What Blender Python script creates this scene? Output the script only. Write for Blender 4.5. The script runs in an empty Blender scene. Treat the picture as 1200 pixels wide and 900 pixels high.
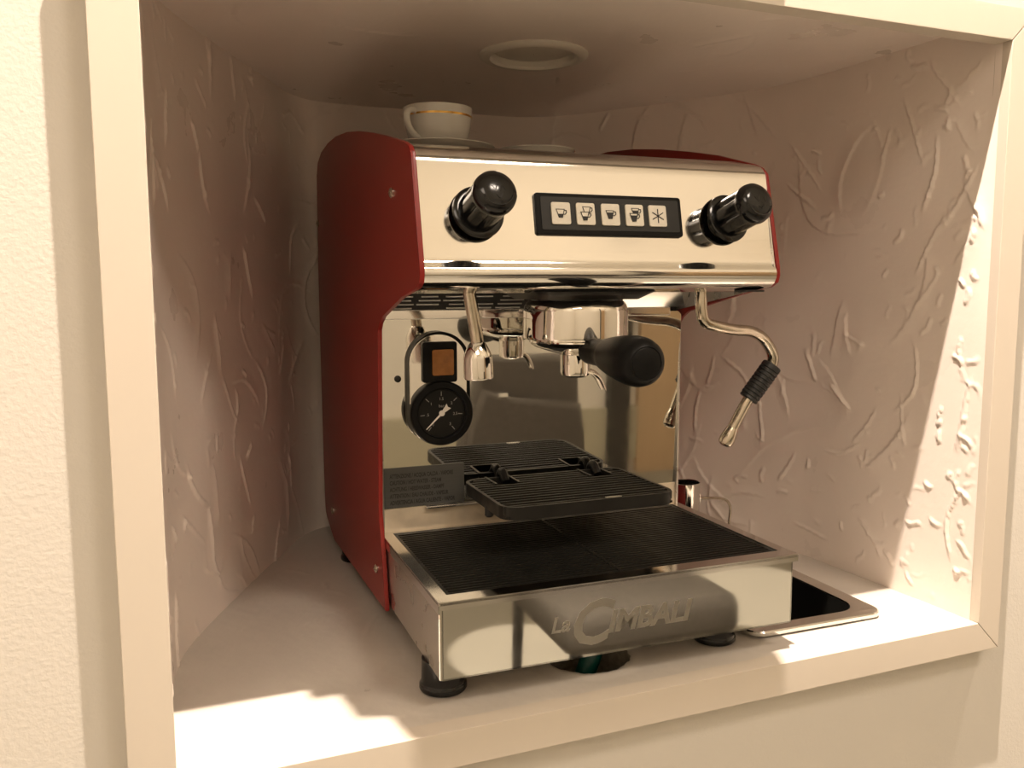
import bpy, bmesh, math, random
import numpy as np
from mathutils import Vector, Matrix

# ---------------------------------------------------------------- camera, world, lights, exposure
SC = bpy.context.scene
COL = SC.collection
V = Vector

cam_d = bpy.data.cameras.new('camera')
cam_d.sensor_fit = 'HORIZONTAL'; cam_d.sensor_width = 36.0
cam_d.lens = 1016.35 / 1200 * 36.0
cam_d.clip_start = 0.01
cam = bpy.data.objects.new('camera', cam_d); COL.objects.link(cam)
_r = V((0.9257899, -0.37802611, -0.00305426)); _u = V((0.04500033, 0.10217729, 0.99374784)); _f = V((0.37535056, 0.92013915, -0.111606))
_m = Matrix((( _r.x, _u.x, -_f.x), (_r.y, _u.y, -_f.y), (_r.z, _u.z, -_f.z))).to_4x4()
_m.translation = V((-0.38278749, -0.63050528, 0.35494681))
cam.matrix_world = _m
SC.camera = cam

world = bpy.data.worlds.new('world'); SC.world = world
world.use_nodes = True
world.node_tree.nodes['Background'].inputs[0].default_value = (1.0, 0.84, 0.64, 1)
world.node_tree.nodes['Background'].inputs[1].default_value = 0.05

SC.view_settings.view_transform = 'Standard'
SC.view_settings.look = 'None'
SC.view_settings.gamma = 1.0
SC.view_settings.use_curve_mapping = False
SC.view_settings.exposure = 0.0
SC.cycles.use_denoising = True
SC.cycles.max_bounces = 12
SC.cycles.diffuse_bounces = 6
SC.cycles.glossy_bounces = 8
SC.cycles.sample_clamp_indirect = 6.0

WARM = (1.0, 0.845, 0.70)
def spot(name, loc, target, watt, size, blend, radius, color=WARM):
    d = bpy.data.lights.new(name, 'SPOT'); d.energy = watt; d.spot_size = math.radians(size); d.spot_blend = blend
    d.shadow_soft_size = radius; d.color = color
    o = bpy.data.objects.new(name, d); COL.objects.link(o); o.location = loc
    o.rotation_euler = (V(target) - V(loc)).to_track_quat('-Z', 'Y').to_euler()
    return o
def area(name, loc, target, watt, sx, sy, color=WARM):
    d = bpy.data.lights.new(name, 'AREA'); d.shape = 'RECTANGLE'; d.size = sx; d.size_y = sy; d.energy = watt; d.color = color
    o = bpy.data.objects.new(name, d); COL.objects.link(o); o.location = loc
    o.rotation_euler = (V(target) - V(loc)).to_track_quat('-Z', 'Y').to_euler()
    return o
# wall-washer downlights close to the wall, room lights and added fill further out
spot('downlight_near', (-0.04, -0.26, 1.90), (-0.04, -0.02, 0.0), 440, 80, 0.6, 0.010)
spot('downlight_right', (0.92, -0.28, 1.90), (0.98, 0.0, 0.2), 70, 48, 0.5, 0.02)
spot('downlight_left', (-0.92, -0.28, 1.90), (-0.98, 0.0, 0.2), 45, 48, 0.5, 0.02)
spot('downlight_floor_a', (0.55, -2.0, 1.90), (0.62, -1.95, -0.88), 600, 10.5, 0.1, 0.01)
spot('downlight_floor_b', (1.60, -2.2, 1.90), (1.66, -2.2, -0.88), 600, 15.5, 0.1, 0.01)
spot('ceiling_fill_a', (0.9, -2.75, 0.35), (0.9, -2.45, 1.92), 52, 125, 0.8, 0.04)  # added fill, brightens the ceiling mirrored in the machine head
spot('ceiling_fill_b', (2.2, -2.75, 0.35), (2.1, -2.45, 1.92), 52, 125, 0.8, 0.04)  # second added fill for the mirrored ceiling, further right
area('room_fill_left', (-1.0, -1.9, 1.90), (-1.0, -1.9, 0), 20, 1.0, 1.0)  # added overhead fill for the ambient light in room and niche
area('ceiling_panel_right', (0.52, -1.30, 1.90), (0.52, -1.30, 0), 22, 0.5, 0.32)

# ---------------------------------------------------------------- materials
def nt(name):
    m = bpy.data.materials.new(name); m.use_nodes = True
    n = m.node_tree.nodes; b = n['Principled BSDF']
    return m, n, m.node_tree.links, b
def mat(name, col, rough=0.5, metal=0.0, var=0.0, vscale=20, bump=0.0, bscale=200, coat=0.0, spec=0.5, rvar=0.0, stretch=None, emit=None):
    m, n, l, b = nt(name)
    b.inputs['Base Color'].default_value = (*col, 1); b.inputs['Roughness'].default_value = rough; b.inputs['Metallic'].default_value = metal
    b.inputs['Coat Weight'].default_value = coat; b.inputs['Specular IOR Level'].default_value = spec
    tc = n.new('ShaderNodeTexCoord'); src = tc.outputs['Object']
    if stretch:
        mp = n.new('ShaderNodeMapping'); mp.inputs['Scale'].default_value = stretch; l.new(src, mp.inputs['Vector']); src = mp.outputs[0]
    if var or rvar:
        t = n.new('ShaderNodeTexNoise'); t.inputs['Scale'].default_value = vscale; t.inputs['Detail'].default_value = 5; l.new(src, t.inputs['Vector'])
        if var:
            r = n.new('ShaderNodeMix'); r.data_type = 'RGBA'
            r.inputs[6].default_value = (*[c * (1 - var) for c in col], 1); r.inputs[7].default_value = (*[min(1, c * (1 + var)) for c in col], 1)
            l.new(t.outputs['Fac'], r.inputs[0]); l.new(r.outputs[2], b.inputs['Base Color'])
        if rvar:
            mr = n.new('ShaderNodeMapRange'); mr.inputs[1].default_value = 0.3; mr.inputs[2].default_value = 0.75
            mr.inputs[3].default_value = max(0.0, rough - rvar); mr.inputs[4].default_value = rough + rvar
            l.new(t.outputs['Fac'], mr.inputs[0]); l.new(mr.outputs[0], b.inputs['Roughness'])
    if bump:
        t2 = n.new('ShaderNodeTexNoise'); t2.inputs['Scale'].default_value = bscale; t2.inputs['Detail'].default_value = 4; l.new(src, t2.inputs['Vector'])
        bp = n.new('ShaderNodeBump'); bp.inputs['Strength'].default_value = bump; bp.inputs['Distance'].default_value = 0.002
        l.new(t2.outputs['Fac'], bp.inputs['Height']); l.new(bp.outputs[0], b.inputs['Normal'])
    if emit:
        b.inputs['Emission Color'].default_value = (*emit[:3], 1); b.inputs['Emission Strength'].default_value = emit[3]
    return m

M = {}
M['plaster'] = mat('niche_plaster', (0.83, 0.745, 0.68), 0.34, var=0.05, vscale=14, bump=0.10, bscale=120, spec=0.35, rvar=0.08)
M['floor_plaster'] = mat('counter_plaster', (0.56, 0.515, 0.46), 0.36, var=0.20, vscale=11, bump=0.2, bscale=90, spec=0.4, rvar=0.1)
M['wall_paint'] = mat('painted_wall', (0.62, 0.585, 0.53), 0.7, bump=0.13, bscale=330)
M['trim'] = mat('cream_trim', (0.60, 0.535, 0.455), 0.5, var=0.015, vscale=3, stretch=(8, 8, 1))
M['room'] = mat('room_wall', (0.80, 0.765, 0.69), 0.8)
M['wainscot'] = mat('olive_wainscot', (0.50, 0.47, 0.36), 0.7)
M['room_floor'] = mat('room_floor', (0.28, 0.265, 0.22), 0.6, var=0.1, vscale=2)
M['room_ceiling'] = mat('room_ceiling', (0.84, 0.78, 0.66), 0.8)
M['dark_wood'] = mat('dark_frame_wood', (0.05, 0.045, 0.04), 0.5)
M['tan_wood'] = mat('tan_wood', (0.55, 0.40, 0.25), 0.55, var=0.08, vscale=4, stretch=(6, 6, 0.6))
M['mirror'] = mat('mirror_steel', (0.74, 0.73, 0.69), 0.035, 1.0, rvar=0.02, vscale=30)
M['steel'] = mat('polished_steel', (0.78, 0.76, 0.73), 0.10, 1.0, rvar=0.03, vscale=25)
M['brushed'] = mat('satin_steel', (0.80, 0.78, 0.74), 0.075, 1.0, rvar=0.015, vscale=40, stretch=(0.1, 1, 12))
M['side_steel'] = mat('dull_steel', (0.66, 0.63, 0.59), 0.30, 1.0, rvar=0.06, vscale=30)
M['stained'] = mat('stained_steel', (0.66, 0.57, 0.44), 0.42, 0.45, var=0.22, vscale=55, rvar=0.1)
M['etched'] = mat('etched_steel', (0.56, 0.54, 0.50), 0.33, 1.0)
M['chrome'] = mat('chrome', (0.86, 0.83, 0.78), 0.04, 1.0)
M['worn_chrome'] = mat('worn_chrome', (0.60, 0.54, 0.45), 0.18, 1.0, var=0.35, vscale=90, rvar=0.1)
M['red'] = mat('red_enamel', (0.225, 0.014, 0.011), 0.34, coat=0.08, spec=0.35, var=0.04, vscale=30, bump=0.03, bscale=400)
M['black_gloss'] = mat('black_gloss_plastic', (0.006, 0.006, 0.006), 0.14, spec=0.4)
M['black_satin'] = mat('black_satin_plastic', (0.007, 0.007, 0.007), 0.38, bump=0.05, bscale=500, spec=0.12)
M['stem_grey'] = mat('dark_grey_stem', (0.045, 0.042, 0.034), 0.28)
M['rubber'] = mat('black_rubber', (0.014, 0.014, 0.014), 0.45)
M['grate'] = mat('black_coated_grate', (0.012, 0.0115, 0.010), 0.40, var=0.3, vscale=60, rvar=0.1, spec=0.25)
M['dark'] = mat('dark_interior', (0.008, 0.008, 0.007), 0.6)
M['housing'] = mat('housing_metal', (0.10, 0.09, 0.08), 0.5, 0.7)
M['panel_black'] = mat('panel_black', (0.006, 0.006, 0.006), 0.3, spec=0.12)
M['panel_grey'] = mat('panel_membrane', (0.020, 0.020, 0.019), 0.45, spec=0.3)
M['button'] = mat('button_ivory', (0.68, 0.64, 0.55), 0.45, var=0.08, vscale=400)
M['print'] = mat('black_print', (0.012, 0.011, 0.010), 0.6)
M['dial'] = mat('dial_black', (0.014, 0.014, 0.013), 0.30, spec=0.12)
M['dial_mark'] = mat('dial_marks', (0.30, 0.29, 0.26), 0.5)
M['needle'] = mat('white_needle', (0.75, 0.72, 0.66), 0.4)
M['amber'] = mat('amber_lens', (0.30, 0.115, 0.02), 0.25, var=0.35, vscale=160)
M['louvre'] = mat('grey_louvre', (0.50, 0.48, 0.44), 0.4, 0.3)
M['label'] = mat('grey_warning_plate', (0.055, 0.055, 0.05), 0.5, var=0.25, vscale=60, stretch=(0.15, 1, 12))
M['porcelain'] = mat('white_porcelain', (0.60, 0.59, 0.545), 0.15, coat=0.4)
M['gold'] = mat('gold_band', (0.72, 0.44, 0.12), 0.18, 1.0)
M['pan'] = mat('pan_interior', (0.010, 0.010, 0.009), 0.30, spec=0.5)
M['teal'] = mat('teal_hose', (0.0, 0.085, 0.075), 0.35)
M['white_plastic'] = mat('white_light_rim', (0.72, 0.68, 0.60), 0.45)
M['lens'] = mat('frosted_lens', (0.62, 0.58, 0.50), 0.35)
M['fabric'] = mat('grey_fabric', (0.105, 0.094, 0.08), 0.9, var=0.2, vscale=60, bump=0.4, bscale=700)
M['tag'] = mat('white_tag', (0.8, 0.78, 0.72), 0.7)
M['cork'] = mat('crumbly_edge', (0.34, 0.29, 0.23), 0.9, var=0.5, vscale=200, bump=0.8, bscale=350)

# ---------------------------------------------------------------- mesh helpers
class MB:
    """collects shapes into one mesh"""
    def __init__(s): s.v = []; s.f = []; s.mi = []; s.cur = 0
    def add(s, vs, fs):
        o = len(s.v); s.v += [tuple(p) for p in vs]; s.f += [tuple(i + o for i in f) for f in fs]; s.mi += [s.cur] * len(fs); return s
    def box(s, x0, x1, y0, y1, z0, z1, bev=0.0):
        if bev <= 0:
            return s.add([(x, y, z) for x in (x0, x1) for y in (y0, y1) for z in (z0, z1)],
                         [(0, 1, 3, 2), (4, 6, 7, 5), (0, 4, 5, 1), (2, 3, 7, 6), (0, 2, 6, 4), (1, 5, 7, 3)])
        bm = bmesh.new(); bmesh.ops.create_cube(bm, size=1)
        for v in bm.verts: v.co = V(((x0 + x1) / 2 + v.co.x * (x1 - x0), (y0 + y1) / 2 + v.co.y * (y1 - y0), (z0 + z1) / 2 + v.co.z * (z1 - z0)))
        bmesh.ops.bevel(bm, geom=bm.edges[:], offset=bev, segments=2, affect='EDGES', profile=0.5)
        return s.bm(bm)
    def bm(s, bm, mtx=None):
        bm.verts.index_update()
        vs = [(mtx @ v.co if mtx else v.co.copy()) for v in bm.verts]
        s.add(vs, [[v.index for v in f.verts] for f in bm.faces]); bm.free(); return s
    def lathe(s, prof, mtx=None, n=40, rf=None, cap0=True, cap1=True):
        """prof = [(r, h)] about local z"""
        vs = []; fs = []
        for (r, h) in prof:
            for k in range(n):
                a = 2 * math.pi * k / n; rr = r * (rf(a, h) if rf else 1)
                p = V((rr * math.cos(a), rr * math.sin(a), h)); vs.append(mtx @ p if mtx else p)
        for i in range(len(prof) - 1):
            for k in range(n):
                k2 = (k + 1) % n; fs.append((i * n + k, i * n + k2, (i + 1) * n + k2, (i + 1) * n + k))
        if cap0: fs.append(tuple(reversed(range(n))))
        if cap1: fs.append(tuple(range((len(prof) - 1) * n, len(prof) * n)))
        return s.add(vs, fs)
    def tube(s, pts, rad, n=16, caps=True):
        pts = [V(p) for p in pts]; R = rad if isinstance(rad, (list, tuple)) else [rad] * len(pts)
        T = [(pts[min(i + 1, len(pts) - 1)] - pts[max(i - 1, 0)]).normalized() for i in range(len(pts))]
        up = V((0, 0, 1)) if abs(T[0].z) < 0.9 else V((1, 0, 0)); a = T[0].cross(up).normalized()
        vs = []; fs = []
        for i, p in enumerate(pts):
            a = (a - T[i] * a.dot(T[i])).normalized(); b = T[i].cross(a)
            for k in range(n):
                t = 2 * math.pi * k / n; vs.append(p + (a * math.cos(t) + b * math.sin(t)) * R[i])
        for i in range(len(pts) - 1):
            for k in range(n):
                k2 = (k + 1) % n; fs.append((i * n + k, i * n + k2, (i + 1) * n + k2, (i + 1) * n + k))
        if caps: fs.append(tuple(reversed(range(n)))); fs.append(tuple(range((len(pts) - 1) * n, len(pts) * n)))
        return s.add(vs, fs)
    def prism(s, poly, axis, a0, a1, bev=0.0, mtx=None):
        """poly: 2D outline; axis 'x': (y,z) 'y': (x,z) 'z': (x,y)"""
        def P(u, v, w): return {'x': (w, u, v), 'y': (u, w, v), 'z': (u, v, w)}[axis]
        bm = bmesh.new()
        A = [bm.verts.new(P(u, v, a0)) for u, v in poly]; B = [bm.verts.new(P(u, v, a1)) for u, v in poly]
        n = len(poly); bm.faces.new(A); bm.faces.new(list(reversed(B)))
        for i in range(n): bm.faces.new((A[i], B[i], B[(i + 1) % n], A[(i + 1) % n]))
        bmesh.ops.recalc_face_normals(bm, faces=bm.faces[:])
        if bev:
            bm.verts.index_update(); ed = []
            for e in bm.edges:
                c = [w in A for w in e.verts]
                if c[0] == c[1]: ed.append(e)
            bmesh.ops.bevel(bm, geom=ed, offset=bev, segments=2, affect='EDGES', profile=0.5)
        return s.bm(bm, mtx)
    def strip(s, prof, x0, x1, th):
        """open (y,z) profile extruded along x with thickness th (to its left side)"""
        n = len(prof); nor = []
        for i in range(n):
            a = V(prof[max(i - 1, 0)]); b = V(prof[min(i + 1, n - 1)]); t = (b - a).normalized(); nor.append(V((-t.y, t.x)))
        inner = [(prof[i][0] + nor[i].x * th, prof[i][1] + nor[i].y * th) for i in range(n)]
        return s.prism(list(prof) + inner[::-1], 'x', x0, x1)
    def build(s, name, material, parent=None, smooth=35, recalc=True):
        me = bpy.data.meshes.new(name); me.from_pydata(s.v, [], s.f); me.validate()
        if recalc:
            bm = bmesh.new(); bm.from_mesh(me); bmesh.ops.recalc_face_normals(bm, faces=bm.faces[:]); bm.to_mesh(me); bm.free()
        ms = material if isinstance(material, list) else [material]
        for m in ms: me.materials.append(m)
        if len(ms) > 1 and len(s.mi) == len(me.polygons): me.polygons.foreach_set('material_index', s.mi)
        if smooth:
            me.polygons.foreach_set('use_smooth', [True] * len(me.polygons)); me.set_sharp_from_angle(angle=math.radians(smooth))
        o = bpy.data.objects.new(name, me); COL.objects.link(o)
        if smooth:
            w = o.modifiers.new('weighted', 'WEIGHTED_NORMAL'); w.keep_sharp = True
        if parent: o.parent = parent
        return o

def rrect(x0, x1, y0, y1, r, n=6):
    out = []
    for cx, cy, a0 in ((x1 - r, y1 - r, 0), (x0 + r, y1 - r, 90), (x0 + r, y0 + r, 180), (x1 - r, y0 + r, 270)):
        for k in range(n + 1):
            a = math.radians(a0 + 90 * k / n); out.append((cx + r * math.cos(a), cy + r * math.sin(a)))
    return out
def ringprism(mb, outer, inner, axis, a0, a1):
    def P(u, v, w): return {'x': (w, u, v), 'y': (u, w, v), 'z': (u, v, w)}[axis]
    n = len(outer)
    vs = [P(*p, a0) for p in outer] + [P(*p, a0) for p in inner] + [P(*p, a1) for p in outer] + [P(*p, a1) for p in inner]
    fs = []
    for i in range(n):
        j = (i + 1) % n
        fs += [(i, j, n + j, n + i), (2 * n + i, 3 * n + i, 3 * n + j, 2 * n + j), (i, 2 * n + i, 2 * n + j, j), (n + i, n + j, 3 * n + j, 3 * n + i)]
    mb.add(vs, fs)
def axis_mtx(p, d):
    d = V(d).normalized(); q = d.to_track_quat('Z', 'Y'); m = q.to_matrix().to_4x4(); m.translation = V(p); return m
def smooth_path(pts, it=3):
    pts = [V(p) for p in pts]
    for _ in range(it):
        out = [pts[0]]
        for a, b in zip(pts[:-1], pts[1:]): out += [a * .75 + b * .25, a * .25 + b * .75]
        out.append(pts[-1]); pts = out
    return pts
def tag(o, label=None, cat=None, group=None, kind=None):
    if label: o['label'] = label
    if cat: o['category'] = cat
    if group: o['group'] = group
    if kind: o['kind'] = kind
    return o
def empty(name, loc=(0, 0, 0), rz=0, parent=None):
    o = bpy.data.objects.new(name, None); COL.objects.link(o); o.location = loc; o.rotation_euler = (0, 0, rz); o.empty_display_size = 0.05
    if parent: o.parent = parent
    return o
def text_mesh(body, size, offset=0.0, extrude=0.0002, shear=0.0, align='LEFT', sx=1.0):
    c = bpy.data.curves.new('text_source', 'FONT'); c.body = body; c.size = size; c.offset = offset; c.extrude = extrude; c.shear = shear; c.align_x = align
    c.resolution_u = 3
    t = bpy.data.objects.new('text_source', c); COL.objects.link(t)
    bpy.context.view_layer.update()
    me = bpy.data.meshes.new_from_object(t.evaluated_get(bpy.context.evaluated_depsgraph_get()))
    vs = [(v.co.x * sx, v.co.y, v.co.z) for v in me.vertices]; fs = [tuple(p.vertices) for p in me.polygons]
    bpy.data.objects.remove(t); bpy.data.curves.remove(c); bpy.data.meshes.remove(me)
    return vs, fs
def put_text(mb, body, size, x, y, z, **k):
    """text standing in the x-z plane facing -y"""
    vs, fs = text_mesh(body, size, **k)
    mb.add([(x + a, y - c, z + b) for a, b, c in vs], fs)

# ---------------------------------------------------------------- the setting
random.seed(4); rng = np.random.default_rng(11)
ZC = 0.617                                   # niche ceiling
PHI = 0.0234                                 # the machine stands turned a hair against the wall
def m2w(x, y, z=0.0):                        # machine frame -> world
    c, s = math.cos(PHI), math.sin(PHI); y2 = y + 0.0254
    return (x * c + y2 * s, -x * s + y2 * c, z)

def catmull(P, per=10):
    P = [np.array(p, float) for p in P]; P = [2 * P[0] - P[1]] + P + [2 * P[-1] - P[-2]]; out = []
    for i in range(1, len(P) - 2):
        for k in range(per):
            t = k / per
            out.append(0.5 * ((2 * P[i]) + (-P[i - 1] + P[i + 1]) * t + (2 * P[i - 1] - 5 * P[i] + 4 * P[i + 1] - P[i + 2]) * t * t + (-P[i - 1] + 3 * P[i] - 3 * P[i + 1] + P[i + 2]) * t ** 3))
    out.append(P[-2]); return np.array(out)
PLAN = catmull([(-.3865, .0105), (-.387, .08), (-.384, .17), (-.366, .262), (-.300, .415), (-.245, .525), (-.200, .615), (-.150, .650), (-.05, .655), (.08, .652),
                (.16, .645), (.215, .61), (.262, .548), (.325, .455), (.372, .365), (.396, .27), (.403, .17), (.4045, .08), (.405, .0105)], 14)
_d = np.r_[0, np.cumsum(np.linalg.norm(np.diff(PLAN, axis=0), axis=1))]
def plan_at(s): return np.c_[np.interp(s, _d, PLAN[:, 0]), np.interp(s, _d, PLAN[:, 1])]

def trowel(S, Z, smax, zmax, count, seed, amp=0.0024):
    """hand-trowelled relief: flat pressed ridges, plate edges, small lumps, lazy waviness"""
    g = np.random.default_rng(seed); H = np.zeros_like(S)
    for k in range(7):
        a = g.uniform(0, 6.28); w = g.uniform(8, 26); H += 0.0004 / (1 + k * .3) * np.sin((S * math.cos(a) + Z * math.sin(a)) * w + g.uniform(0, 6.28))
    sm = lambda x: x * x * (3 - 2 * x)
    for k in range(count):
        cs, cz = g.uniform(0, smax), g.uniform(0, zmax); kind = k % 4
        ln = g.uniform(.012, .05) if kind else g.uniform(.04, .10)
        r = g.random(); ang = g.normal(-1.0, .35) if r < .45 else g.normal(1.15, .3) if r < .8 else g.uniform(0, 3.14)
        cur = g.normal(0, 4 if kind else 6); h = amp * g.uniform(.35, 1.0)
        c, s_ = math.cos(ang), math.sin(ang)
        du = (S - cs) * c + (Z - cz) * s_; dv = -(S - cs) * s_ + (Z - cz) * c
        msk = (np.abs(du) < ln) & (np.abs(dv) < .06)
        if not msk.any(): continue
        u = du[msk]; v = dv[msk] - cur * u * u + .0009 * np.sin(u * g.uniform(50, 140) + g.uniform(0, 6)) + .0004 * np.sin(u * 500 + k)
        t = np.abs(u) / ln; env = sm(np.clip((1 - t) / .45, 0, 1))
        v = v * g.choice([-1, 1])
        if kind in (0, 1):                       # plate edge: sharp on one side, fading away on the other
            fall = g.uniform(.008, .022); f = .0016
            H[msk] += h * .85 * env * np.where(v > 0, sm(np.clip(1 - v / f, 0, 1)), np.clip(1 + v / fall, 0, 1) ** 1.5)
        else:                                    # pressed ridge: flat top, tapering width
            wd = g.uniform(.0009, .0026) * (1 - .6 * (u / ln * .5 + .5)); f = .0012
            H[msk] += h * env * sm(np.clip((wd + f - np.abs(v)) / f, 0, 1))
    for k in range(count):                       # short nicks
        cs, cz = (g.uniform(0, smax) if k % 3 else smax - abs(g.normal(0, .09))), g.uniform(0, zmax); ln = g.uniform(.004, .014); ang = g.uniform(0, 3.14)
        du = (S - cs) * math.cos(ang) + (Z - cz) * math.sin(ang); dv = -(S - cs) * math.sin(ang) + (Z - cz) * math.cos(ang)
        msk = (np.abs(du) < ln) & (np.abs(dv) < .03)
        if not msk.any(): continue
        u = du[msk]; v = dv[msk] + .0012 * np.sin(u * 330 + k); t = np.abs(u) / ln; wd = g.uniform(.0008, .0022)
        H[msk] += amp * g.uniform(.2, .7) * sm(np.clip((1 - t) / .5, 0, 1)) * sm(np.clip((wd + .0012 - np.abs(v)) / .0012, 0, 1))
    for k in range(count // 2):
        cs, cz = g.uniform(0, smax), g.uniform(0, zmax); r = g.uniform(.0016, .0042); e = g.uniform(1, 2.4)
        a = g.uniform(0, 3.14); du = (S - cs) * math.cos(a) + (Z - cz) * math.sin(a); dv = -(S - cs) * math.sin(a) + (Z - cz) * math.cos(a)
        H += amp * .6 * g.uniform(.3, 1) * np.exp(-((du / (r * e)) ** 2 + (dv / r) ** 2))
    return H

def grid_obj(name, P, m, flip=False):
    ny, nx = P.shape[:2]; idx = np.arange(ny * nx).reshape(ny, nx)
    q = np.stack([idx[:-1, :-1], idx[:-1, 1:], idx[1:, 1:], idx[1:, :-1]], -1).reshape(-1, 4)
    if flip: q = q[:, ::-1]
    me = bpy.data.meshes.new(name); me.from_pydata(P.reshape(-1, 3).tolist(), [], q.tolist()); me.materials.append(m)
    me.polygons.foreach_set('use_smooth', [True] * len(me.polygons))
    o = bpy.data.objects.new(name, me); COL.objects.link(o); o['kind'] = 'structure'; return o

smax = _d[-1]; step = .0019
sv = np.linspace(0, smax, int(smax / step)); zv = np.linspace(-.012, ZC + .012, int((ZC + .024) / step))
SS, ZZ = np.meshgrid(sv, zv)
HH = trowel(SS, ZZ, smax, ZC, 260, 5)
edge = np.clip(np.minimum(SS, smax - SS) / .012, 0, 1); HH = HH * edge
base = plan_at(sv); tan = np.gradient(base, axis=0); tan /= np.linalg.norm(tan, axis=1)[:, None]
inn = np.c_[tan[:, 1], -tan[:, 0]]            # towards the inside of the niche
PX = base[None, :, 0] + inn[None, :, 0] * HH; PY = base[None, :, 1] + inn[None, :, 1] * HH
WALL = np.stack([PX, PY, ZZ], -1)
i1 = int(np.searchsorted(sv, _d[14 * 6 + 7])); i2 = int(np.searchsorted(sv, _d[14 * 10 + 10]))
grid_obj('wall_left', WALL[:, :i1 + 1], M['plaster'], True)
grid_obj('wall_back', WALL[:, i1:i2 + 1], M['plaster'], True)
grid_obj('wall_right', WALL[:, i2:], M['plaster'], True)

# ceiling, with a round cut-out for the downlight
DL = (0.027, 0.306); DLR = 0.052
xs = np.linspace(-.41, .43, 290); ys = np.linspace(.004, .68, 235); XX, YY = np.meshgrid(xs, ys)
HC = trowel(XX + .41, YY, .84, .68, 40, 9, .0010) * np.clip((YY - .004) / .02, 0, 1)
C = np.stack([XX, YY, ZC - HC], -1)
def grid_hole(name, P, m, inside, snap, flip):
    ny, nx = P.shape[:2]; mask = inside(P[..., 0], P[..., 1])
    P = P.copy(); Q = snap(P[..., 0], P[..., 1])
    idx = np.arange(ny * nx).reshape(ny, nx)
    cell = mask[:-1, :-1].astype(int) + mask[:-1, 1:] + mask[1:, 1:] + mask[1:, :-1]
    q = np.stack([idx[:-1, :-1], idx[:-1, 1:], idx[1:, 1:], idx[1:, :-1]], -1)
    keep = cell < 4
    use = np.zeros((ny, nx), bool)
    for a, b in ((0, 0), (0, 1), (1, 1), (1, 0)): use[a:ny - 1 + a, b:nx - 1 + b] |= keep
    mv = mask & use; P[..., 0] = np.where(mv, Q[0], P[..., 0]); P[..., 1] = np.where(mv, Q[1], P[..., 1])
    q = q[keep]
    if flip: q = q[:, ::-1]
    me = bpy.data.meshes.new(name); me.from_pydata(P.reshape(-1, 3).tolist(), [], q.tolist())
    bm = bmesh.new(); bm.from_mesh(me)
    bmesh.ops.delete(bm, geom=[v for v in bm.verts if not v.link_faces], context='VERTS'); bm.to_mesh(me); bm.free()
    me.materials.append(m); me.polygons.foreach_set('use_smooth', [True] * len(me.polygons))
    o = bpy.data.objects.new(name, me); COL.objects.link(o); o['kind'] = 'structure'; return o
def circ(c, r, wob=0.0):
    def rr(x, y): a = np.arctan2(y - c[1], x - c[0]); return r * (1 + wob * np.sin(a * 9 + 1) + wob * .7 * np.sin(a * 23))
    return (lambda x, y: np.hypot(x - c[0], y - c[1]) < rr(x, y)), (lambda x, y: (c[0] + (x - c[0]) / np.maximum(np.hypot(x - c[0], y - c[1]), 1e-6) * rr(x, y), c[1] + (y - c[1]) / np.maximum(np.hypot(x - c[0], y - c[1]), 1e-6) * rr(x, y)))
ins, snp = circ(DL, DLR)
grid_hole('ceiling', C, M['plaster'], ins, snp, True)

# niche floor (the counter): one round drain hole and one rectangular cut-out for the steel pan
DH = (-0.012, 0.090); DHR = 0.042
PAN = (0.158, 0.3285, 0.034, 0.292)          # machine frame x0 x1 y0 y1
xs = np.linspace(-.41, .43, 330); ys = np.linspace(.0185, .68, 260); XX, YY = np.meshgrid(xs, ys)
HF = trowel(XX + .41, YY, .84, .68, 46, 21, .0007); HF += np.clip(1 - np.abs(np.hypot(XX - DH[0], YY - DH[1]) - .046) / .010, 0, 1) * .0016
HF *= np.clip((YY - .0185) / .015, 0, 1)
a_in, a_sn = circ(DH, DHR, .02)
def p_loc(x, y):
    c, s = math.cos(PHI), math.sin(PHI); return x * c - y * s, x * s + y * c - .0254
def p_in(x, y):
    u, v = p_loc(x, y); return (u > PAN[0] + .008) & (u < PAN[1] - .008) & (v > PAN[2] + .008) & (v < PAN[3] - .008)
def f_in(x, y): return a_in(x, y) | p_in(x, y)
def f_sn(x, y):
    q = a_sn(x, y); near = np.hypot(x - DH[0], y - DH[1]) < .08; return np.where(near, q[0], x), np.where(near, q[1], y)
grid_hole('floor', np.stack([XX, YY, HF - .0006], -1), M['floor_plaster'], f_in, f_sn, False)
mb = MB(); mb.lathe([(DHR * 1.03, -.0002), (DHR * 1.02, -.012), (DHR * .99, -.03), (DHR, -.06)], Matrix.Translation((*DH, 0)), 40, rf=lambda a, h: 1 + .02 * math.sin(9 * a + 1) + .014 * math.sin(23 * a), cap0=False, cap1=True)
tag(mb.build('trim_1', M['cork']), kind='structure')

# frame round the niche: four mitred boards with a hair gap at each mitre
FX0, FX1, FZ0, FZ1, FW, FD = -.3845, .4055, 0.0, .5935, .0315, .020
def board(name, pts):
    mb = MB(); mb.prism(pts, 'y', 0.0, FD, bev=.0008); o = mb.build(name, M['trim']); o['kind'] = 'structure'
g = .0004
board('trim_2', [(FX0 - FW, FZ0 - FW + g), (FX0, FZ0 + g), (FX0, FZ1 - g), (FX0 - FW, FZ1 + FW - g)])
board('trim_3', [(FX1 + FW, FZ0 - FW + g), (FX1 + FW, FZ1 + FW - g), (FX1, FZ1 - g), (FX1, FZ0 + g)])
board('trim_4', [(FX0 - FW + g, FZ0 - FW), (FX1 + FW - g, FZ0 - FW), (FX1 - g, FZ0), (FX0 + g, FZ0)])
board('trim_5', [(FX0 - FW + g, FZ1 + FW), (FX0 + g, FZ1), (FX1 - g, FZ1), (FX1 + FW - g, FZ1 + FW)])

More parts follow.
